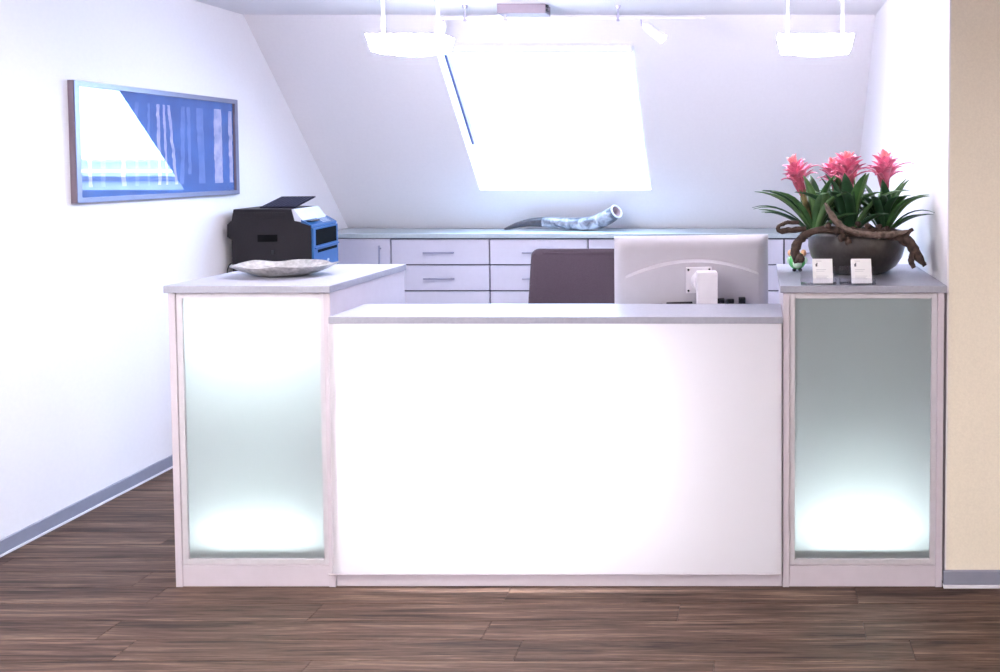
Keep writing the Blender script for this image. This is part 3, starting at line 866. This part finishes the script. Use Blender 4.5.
def rosette(n, spread0, rnd, dirs=None):
    n += 5
    out = []
    for k in range(n):
        az = (spread0 + 137.5 * k + rnd.uniform(-12, 12)) % 360
        if dirs: az = dirs[0] + (dirs[1] - dirs[0]) * az / 360
        kind = (UP, MID, LONG, MID, LOW, SHORT)[k % 6]
        out.append((kind, ('leaf', 'leaf_dark', 'leaf_light', 'leaf', 'leaf_dark')[k % 5], az, rnd.uniform(-12, 12)))
    return out
rnd = random.Random(11)
zsoil = ZT + 0.150
def soil_pt(u, y): return Vector((at_y(u, 245, y).x, y, zsoil))
YA, YB, YCc, YD = 2.97, 3.06, 2.93, 2.98
bromeliad('pink bromeliad leaning out over the green figurine', soil_pt(815, YA), at_y(790, 151, YA - .02),
          rosette(11, 20, rnd) + [(LONG, 'leaf', 180, 8), (THIN, 'leaf_dark', 172, 0), (THIN, 'leaf', 195, 0), (LONG, 'leaf_light', 200, 0), (MID, 'leaf', 215, 0), (UP, 'leaf', 320, 0), (LOW, 'leaf_light', 205, 5), (LOW, 'leaf', 165, 0)], 0.92, 0.92)
bromeliad('pink bromeliad half hidden behind the central flower', soil_pt(842, YB), at_y(831, 153, YB), rosette(9, 60, rnd), 0.9, 0.9)
bromeliad('tall pink bromeliad over the middle of the planter', soil_pt(850, YCc), at_y(847, 147, YCc), rosette(12, 100, rnd) + [(UP, 'leaf_dark', 250, 0), (UP, 'leaf', 300, 0)], 0.95, 1.08)
bromeliad('pink bromeliad whose leaves reach towards the white alcove wall', soil_pt(884, YD), at_y(885, 147, YD),
          rosette(12, 150, rnd, (40, 325)) + [(LONG, 'leaf_light', -52, 0), (LONG, 'leaf', -60, 6), (MID, 'leaf_light', -42, 0), (LOW, 'leaf', -55, 0), (THIN, 'leaf_dark', -48, 0), (MID, 'leaf', -70, 0), (UP, 'leaf_light', -30, 0)], 0.86, 1.05)

# driftwood over the rim
DY = 2.80
drift = thing('driftwood', 'gnarled brown driftwood branch draped over the planter rim', 'driftwood', Vector((pc_.x, DY, ZT + 0.17)))
def dp(u, v_, y, r): p = at_y(u, v_, y) - drift.location; return (p, r)
rr_ = random.Random(3)
bm = bmesh.new()
tube(bm, [dp(798, 262, 2.80, .014), dp(795, 250, 2.795, .017), dp(802, 238, 2.79, .015), dp(814, 231, 2.785, .014), dp(830, 230, 2.785, .013),
          dp(845, 231, 2.785, .015), dp(862, 232, 2.785, .017), dp(880, 233.5, 2.79, .020), dp(896, 235, 2.80, .021), dp(910, 244, 2.80, .020), dp(918, 256, 2.79, .017), dp(925, 266, 2.78, .008)], 10, 4, .24, True, rr_)
obj('main_branch', bm, 'drift', drift, True, 70)
bm = bmesh.new(); tube(bm, [dp(843, 228, 2.77, .010), dp(858, 233, 2.765, .011), dp(875, 235, 2.765, .012), dp(893, 234, 2.77, .011), dp(908, 231, 2.785, .006)], 9, 4, .22, True, rr_)
obj('pale_branch', bm, 'drift_pale', drift, True, 70)
bm = bmesh.new(); tube(bm, [dp(846, 230, 2.78, .013), dp(836, 221, 2.79, .012), dp(829, 211, 2.80, .010), dp(825, 203, 2.81, .006)], 9, 4, .24, True, rr_)
obj('pale_branch', bm, 'drift_pale', drift, True, 70)
bm = bmesh.new(); tube(bm, [dp(806, 229, 2.80, .010), dp(792, 230, 2.80, .011), dp(780, 231, 2.80, .009), dp(779, 226, 2.805, .008), dp(788, 222.5, 2.81, .008), dp(799, 223, 2.82, .007)], 8, 4, .24, True, rr_)
obj('side_branch', bm, 'drift', drift, True, 70)
bm = bmesh.new(); tube(bm, [dp(903, 238, 2.79, .010), dp(909, 232, 2.785, .009), dp(913, 229, 2.78, .006)], 8, 3, .24, True, rr_)
obj('side_branch', bm, 'drift', drift, True, 70)
bm = bmesh.new(); tube(bm, [dp(913, 250, 2.79, .010), dp(911, 260, 2.785, .012), dp(914, 268, 2.78, .008)], 8, 3, .2, True, rr_)
obj('side_branch', bm, 'drift', drift, True, 70)
for (u, v_, r) in ((842, 238, .017), (848, 241, .014), (836, 231, .016), (828, 226, .013), (800, 259, .019), (868, 226, .013), (879, 227, .012), (858, 224, .011), (852, 229, .012), (887, 228, .010)):
    b = bmesh.new(); c_, _ = dp(u, v_, 2.775, 0)
    bmesh.ops.create_icosphere(b, subdivisions=2, radius=r, matrix=Matrix.Translation(c_))
    for vv in b.verts: vv.co += (vv.co - c_) * rr_.uniform(-.3, .22)
    obj('knot', b, 'drift', drift, True, 70)
for du in (0, 3.2):
    b = bmesh.new(); c_, _ = dp(876 + du, 235, 2.765, 0)
    cyl(b, c_ - Vector((.003, 0, 0)), c_ + Vector((.003, 0, 0)), .0145, seg=12); obj('binding', b, 'drift_pale', drift, True)

# ================================================================ FIGURINE
fp = at_z(797, 271, ZT); fig = thing('figurine', 'small round green figurine behind the driftwood end', 'figurine', fp)
bm = bmesh.new(); sphere(bm, (0, 0, .042), .036, 18, 12, (1, .9, 1.0)); obj('body', bm, 'green_toy', fig, True)
bm = bmesh.new(); sphere(bm, (0, -.012, .037), .026, 16, 10, (.95, .9, .95)); obj('belly', bm, 'mint_toy', fig, True)
for s in (-1, 1):
    bm = bmesh.new(); sphere(bm, (s * .026, 0, .074), .013, 12, 8, (1, .8, 1.1)); obj('ear', bm, 'peach_toy', fig, True)
    bm = bmesh.new(); sphere(bm, (s * .012, -.018, .007), .009, 10, 8, (1, 1.3, .75)); obj('foot', bm, 'black', fig, True)
    bm = bmesh.new(); sphere(bm, (s * .034, -.008, .045), .010, 10, 8, (.8, .9, 1.4)); obj('arm', bm, 'mint_toy', fig, True)

# ================================================================ CARD HOLDERS AND CARDS
def holder(label, card_label, u0, u1, uc):
    c = at_z((u0 + u1) / 2, 284.5, ZT); w = (at_z(u1, 284.5, ZT) - at_z(u0, 284.5, ZT)).length
    t = thing('card_holder', label, 'card holder', c)
    hw = w / 2
    B('base', (-hw, -.018, 0), (hw, .045, .003), 'clear', t, 0.001)
    b = bmesh.new(); box(b, (-hw, -.0015, 0), (hw, .0015, .062), 0.0006, Matrix.Translation((0, .020, .003)) @ Matrix.Rotation(R(-20), 4, 'X')); obj('back_plate', b, 'clear', t)
    b = bmesh.new(); box(b, (-hw, -.001, 0), (hw, .001, .022), 0.0006, Matrix.Translation((0, -.014, .003)) @ Matrix.Rotation(R(-8), 4, 'X')); obj('front_lip', b, 'clear', t)
    for s in (-1, 1): B('end_wall', (s * hw - .001, -.016, .003), (s * hw + .001, .030, .020), 'clear', t, 0.0005)
    cx = at_z(uc, 284.5, ZT).x
    k = thing('business_cards', card_label, 'cards', Vector((cx, c.y - .004, ZT + .0045)))
    mx_ = Matrix.Rotation(R(-20), 4, 'X')
    b = bmesh.new(); box(b, (-.036, 0, 0), (.036, .018, .090), 0.0, mx_); st = obj('card_stack', b, 'card', k)
    b = bmesh.new(); box(b, (-.036, -.0008, 0.001), (.036, -.0002, .091), 0.0, mx_); tc_ = obj('front_card', b, 'card', k)
    b = bmesh.new(); box(b, (-.026, -.0012, .062), (-.019, -.0008, .072), 0.0, mx_)
    box(b, (-.0225, -.0012, .072), (-.0185, -.0008, .076), 0.0, mx_); obj('emblem', b, 'ink', tc_)
    b = bmesh.new(); box(b, (-.024, -.0012, .081), (-.004, -.0008, .083), 0.0, mx_); obj('print_line', b, 'ink_pale', tc_)
    for zz, xx in ((.050, .012), (.044, .006), (.026, .020), (.021, .014), (.016, .018)):
        b = bmesh.new(); box(b, (-.024, -.0012, zz), (xx, -.0008, zz + .0015), 0.0, mx_); obj('print_line', b, 'ink_pale', tc_)
holder('clear acrylic card holder beside the green figurine', 'white business cards in the holder beside the figurine', 801, 836, 823)
holder('clear acrylic card holder below the hanging pot roots', 'white business cards in the holder in front of the planter middle', 840, 875, 862)

# ================================================================ PENDANT LAMPS
YL = 3.2
def pendant(label, uc, shell):
    zb_, ztp = at_y(815, 53.5, YL).z, at_y(815, 36.5, YL).z
    xc = at_y(uc, 45, YL).x
    t = thing('pendant_lamp', label, 'lamp', Vector((xc, YL, zb_)), 0, 'pendant lamps over the reception desk')
    h = ztp - zb_; wt_, wb = 0.160, 0.144; dt, db = 0.066, 0.050
    b = bmesh.new()
    lo_ = [b.verts.new(p) for p in ((-wb, -db, .004), (wb, -db, .004), (wb, db, .004), (-wb, db, .004))]
    hi_ = [b.verts.new(p) for p in ((-wt_, -dt, h), (wt_, -dt, h), (wt_, dt, h), (-wt_, dt, h))]
    for i in range(4): b.faces.new((lo_[i], lo_[(i + 1) % 4], hi_[(i + 1) % 4], hi_[i]))
    obj('shade', b, shell, t)
    b = bmesh.new(); n_ = 14; rows_ = []
    for i in range(n_ + 1):
        x = -wb + 2 * wb * i / n_; zc = .004 - .016 * (1 - (x / wb) ** 2) ** 1.5
        rows_.append((b.verts.new((x, -db, .004)), b.verts.new((x, -db * .5, .004 + (zc - .004) * .8)), b.verts.new((x, 0, zc)), b.verts.new((x, db * .5, .004 + (zc - .004) * .8)), b.verts.new((x, db, .004))))
    for p, q in zip(rows_, rows_[1:]):
        for j in range(4): b.faces.new((p[j], p[j + 1], q[j + 1], q[j]))
    obj('diffuser', b, shell, t, True)
    for s in (-1, 1):
        b = bmesh.new(); xr = s * 0.118
        cyl(b, (xr, 0, h * .55), (xr, 0, CEIL - zb_ - .012), .006, seg=10); rod = obj('suspension_rod', b, 'white_metal', t, True)
        b = bmesh.new(); cyl(b, (xr, 0, CEIL - zb_ - .012), (xr, 0, CEIL - zb_ - .0005), .032, .034, seg=20); obj('ceiling_rose', b, 'white_metal', rod, True)
        b = bmesh.new(); cyl(b, (xr * 1.08, -db * .7, -.004), (xr * 1.08, -db * .7, .004), .004, seg=8); obj('screw', b, 'grey_metal', t)
    B('cross_bar', (-.125, -.012, h * .50), (.125, .012, h * .56), 'white_metal', t, 0.002)
    b = bmesh.new(); cyl(b, (-.11, 0, h * .30), (.11, 0, h * .30), .012, seg=10); obj('light_tube', b, 'tube_pendant', t, True)
    return t
pendant('white pendant lamp hanging beside the roof window corner', 411, 'lamp_shell_bright')
pendant('white pendant lamp hanging above the potted bromeliads', 815, 'lamp_shell')

# ================================================================ RAIL SPOTS
YR = 4.08
rc = Vector((at_y(560, 18.5, YR).x, YR, CEIL))
rail = thing('rail_light', 'white ceiling spotlight rail with transformer above the roof window', 'spotlight', rc)
def rp_(u, v_, y=YR): return at_y(u, v_, y) - rc
bm = bmesh.new(); zr = rp_(560, 18.5).z
cyl(bm, (rp_(440, 18).x, 0, zr), (rp_(706, 18).x, 0, zr), .007, seg=8); obj('rail_bar', bm, 'white_metal', rail, True)
for u in (465, 618):
    x = rp_(u, 10).x; b = bmesh.new()
    cyl(b, (x, 0, zr - .012), (x, 0, -.0005), .0045, seg=8); cyl(b, (x, 0, -.016), (x, 0, -.0005), .012, .016, seg=12); cyl(b, (x, 0, zr - .015), (x, 0, zr + .022), .0085, seg=10)
    obj('standoff', b, 'grey_metal', rail, True)
x0, x1 = rp_(500, 8).x, rp_(548, 8).x
tf = B('transformer', (x0, -.05, -.052), (x1, .05, -.0005), 'transformer', rail, 0.004)
B('connector', (x1 + .0005, -.045, -.040), (x1 + .012, -.02, -.026), 'black', tf, 0.001)
B('connector', (x1 + .0005, -.045, -.020), (x1 + .012, -.02, -.006), 'black', tf, 0.001)
bm = bmesh.new(); xx = rp_(505.5, 15).x; cyl(bm, (xx, 0, zr - .010), (xx, 0, -.050), .009, seg=10); obj('feed_post', bm, 'grey_metal', rail, True)
def spot(stem_u, a, b_):
    p0 = Vector((rp_(stem_u, 18).x, 0, zr)); pa = rp_(*a); pb = rp_(*b_)
    bb = bmesh.new(); cyl(bb, p0, (p0.x + .004, 0, pa.z), .004, seg=8); sp = obj('spot_stem', bb, 'grey_metal', rail, True)
    bb = bmesh.new(); d = (pb - pa).normalized()
    tube(bb, [(pa - d * .02, .012), (pa, .024), (pa + d * .04, .027), (pb, .026)], 14, 2, cap=False); obj('spot_head', bb, 'white_metal', sp, True)
    bb = bmesh.new(); cyl(bb, pb - d * .016, pb - d * .010, .022, seg=14); obj('bulb', bb, 'spot_bulb', sp)
spot(641, (646, 26), (663, 39, YR - .03))
spot(443, (442, 26), (436, 38, YR + .03))

# ================================================================ PICTURE
pa, pb = at_x(66, 80, WL), at_x(237, 100, WL)
py0, py1 = pa.y + 0.005, pb.y - 0.035
pz1 = (at_x(66, 80, WL).z + at_x(237, 100, WL).z) / 2; pz0 = (at_x(66, 204, WL).z + at_x(237, 194, WL).z) / 2
pic = thing('framed_picture', 'silver framed panoramic picture of blue bamboo on the wall', 'picture', Vector((WL, (py0 + py1) / 2, (pz0 + pz1) / 2)))
hl, hh, fwid, dep = (py1 - py0) / 2, (pz1 - pz0) / 2, 0.024, 0.026
bm = bmesh.new()
for lo, hi in (((.0005, -hl, -hh), (dep - .001, -hl + fwid, hh)), ((.0005, hl - fwid, -hh), (dep - .001, hl, hh)),
               ((.0005, -hl + fwid, -hh), (dep - .001, hl - fwid, -hh + fwid)), ((.0005, -hl + fwid, hh - fwid), (dep - .001, hl - fwid, hh))):
    box(bm, lo, hi)
fo = obj('frame', bm, 'frame_side', pic)
bm = bmesh.new()
for lo, hi in (((dep - .001, -hl + .002, -hh + .002), (dep + .003, -hl + fwid, hh - .002)), ((dep - .001, hl - fwid, -hh + .002), (dep + .003, hl - .002, hh - .002)),
               ((dep - .001, -hl + fwid, -hh + .002), (dep + .003, hl - fwid, -hh + fwid)), ((dep - .001, -hl + fwid, hh - fwid), (dep + .003, hl - fwid, hh - .002))):
    box(bm, lo, hi)
obj('frame_face', bm, 'frame_front', fo)
def print_mat():
    m, nt, p, out = nodes_of('bamboo_print'); N, L = nt.nodes.new, nt.links.new
    tc = N('ShaderNodeTexCoord'); sp = N('ShaderNodeSeparateXYZ'); L(tc.outputs['Object'], sp.inputs[0])
    nz = N('ShaderNodeTexNoise'); nz.inputs['Scale'].default_value = 9; nz.inputs['Detail'].default_value = 5; L(tc.outputs['Object'], nz.inputs['Vector'])
    rp = N('ShaderNodeValToRGB'); rp.color_ramp.elements[0].color = (0.005, 0.045, 0.26, 1); rp.color_ramp.elements[1].color = (0.06, 0.20, 0.62, 1)
    L(nz.outputs['Fac'], rp.inputs['Fac']); cur = rp.outputs[0]
    def mth(op, a, b):
        n = N('ShaderNodeMath'); n.operation = op
        for i, x in enumerate((a, b)):
            if x is None: continue
            if isinstance(x, (int, float)): n.inputs[i].default_value = x
            else: L(x, n.inputs[i])
        return n.outputs[0]
    nz2 = N('ShaderNodeTexNoise'); nz2.inputs['Scale'].default_value = 22; nz2.inputs['Detail'].default_value = 6; L(tc.outputs['Object'], nz2.inputs['Vector'])
    # (centre along the picture, half width, lean, z low, z high, colour)
    pale, dim = (0.62, 0.60, 0.82), (0.16, 0.26, 0.62)
    W2 = hl * 2
    for (f, hwid, lean, z0, z1, colr) in ((.40, .006, .03, -.2, .2, dim), (.46, .009, .0, -.2, .2, pale), (.50, .007, -.02, -.2, .2, pale), (.545, .009, -.10, -.2, .2, pale),
            (.33, .01, .02, -.2, .2, dim), (.25, .012, -.02, -.2, .2, pale), (.15, .014, .03, -.2, .2, dim), (.08, .01, 0, -.2, .2, pale),
            (.61, .013, .04, -.2, .2, dim), (.655, .010, .0, -.15, .2, dim), (.735, .022, -.02, -.2, .2, dim), (.86, .030, 0, -.20, .205, pale), (.955, .014, .0, -.2, .2, pale)):
        cy = -hl + W2 * f
        d = mth('SUBTRACT', sp.outputs['Y'], mth('ADD', mth('MULTIPLY', sp.outputs['Z'], lean), cy))
        d = mth('ABSOLUTE', mth('ADD', d, mth('MULTIPLY', mth('SUBTRACT', nz2.outputs['Fac'], .5), .022)), None)
        k = mth('LESS_THAN', d, hwid)
        k = mth('MULTIPLY', k, mth('MULTIPLY', mth('GREATER_THAN', sp.outputs['Z'], z0), mth('LESS_THAN', sp.outputs['Z'], z1)))
        k = mth('MULTIPLY', k, mth('MULTIPLY', nz2.outputs['Fac'], 1.35))
        mx = N('ShaderNodeMix'); mx.data_type = 'RGBA'; L(k, mx.inputs[0]); L(cur, mx.inputs['A']); mx.inputs['B'].default_value = (*colr, 1); cur = mx.outputs['Result']
    L(cur, p.inputs['Base Color']); p.inputs['Roughness'].default_value = 0.8; p.inputs['Specular IOR Level'].default_value = 0.0
    return m
B('print', (.010, -hl + fwid, -hh + fwid), (.014, hl - fwid, hh - fwid), print_mat(), pic)
def picture_glass():
    m, nt, p, out = nodes_of('picture_glass'); nt.nodes.remove(p)
    t_ = nt.nodes.new('ShaderNodeBsdfTransparent'); g = nt.nodes.new('ShaderNodeBsdfGlossy'); g.inputs['Roughness'].default_value = 0.0
    a_ = nt.nodes.new('ShaderNodeMixShader'); a_.inputs[0].default_value = 0.20
    nt.links.new(t_.outputs[0], a_.inputs[1]); nt.links.new(g.outputs[0], a_.inputs[2]); nt.links.new(a_.outputs[0], out.inputs['Surface']); return m
bm = bmesh.new(); x_ = .020
vv = [bm.verts.new(p) for p in ((x_, -hl + fwid, -hh + fwid), (x_, hl - fwid, -hh + fwid), (x_, hl - fwid, hh - fwid), (x_, -hl + fwid, hh - fwid))]
bm.faces.new(vv); obj('glass', bm, picture_glass(), pic)

# ================================================================ HALL FILL PANELS (added to light the room, unseen behind the camera)
def hall_fill(x, y, label):
    t = thing('hall_fill_panel', label, 'lamp', (x, y, CEIL), 0, 'added hall fill panels')
    b = bmesh.new()
    for lo, hi in (((-.31, -.31, -.04), (-.28, .31, -.0005)), ((.28, -.31, -.04), (.31, .31, -.0005)), ((-.28, -.31, -.04), (.28, -.28, -.0005)), ((-.28, .28, -.04), (.28, .31, -.0005))):
        box(b, lo, hi, 0.002)
    obj('frame', b, 'white_metal', t)
    B('diffuser', (-.28, -.28, -.034), (.28, .28, -.028), 'hall_panel', t)
hall_fill(-1.9, -0.6, 'unseen added hall fill panel farther from the counter, by the white wall')
hall_fill(-1.9, 0.9, 'unseen added hall fill panel nearer the counter, by the white wall')
hall_fill(1.7, -0.6, 'unseen added hall fill panel by the beige wall')
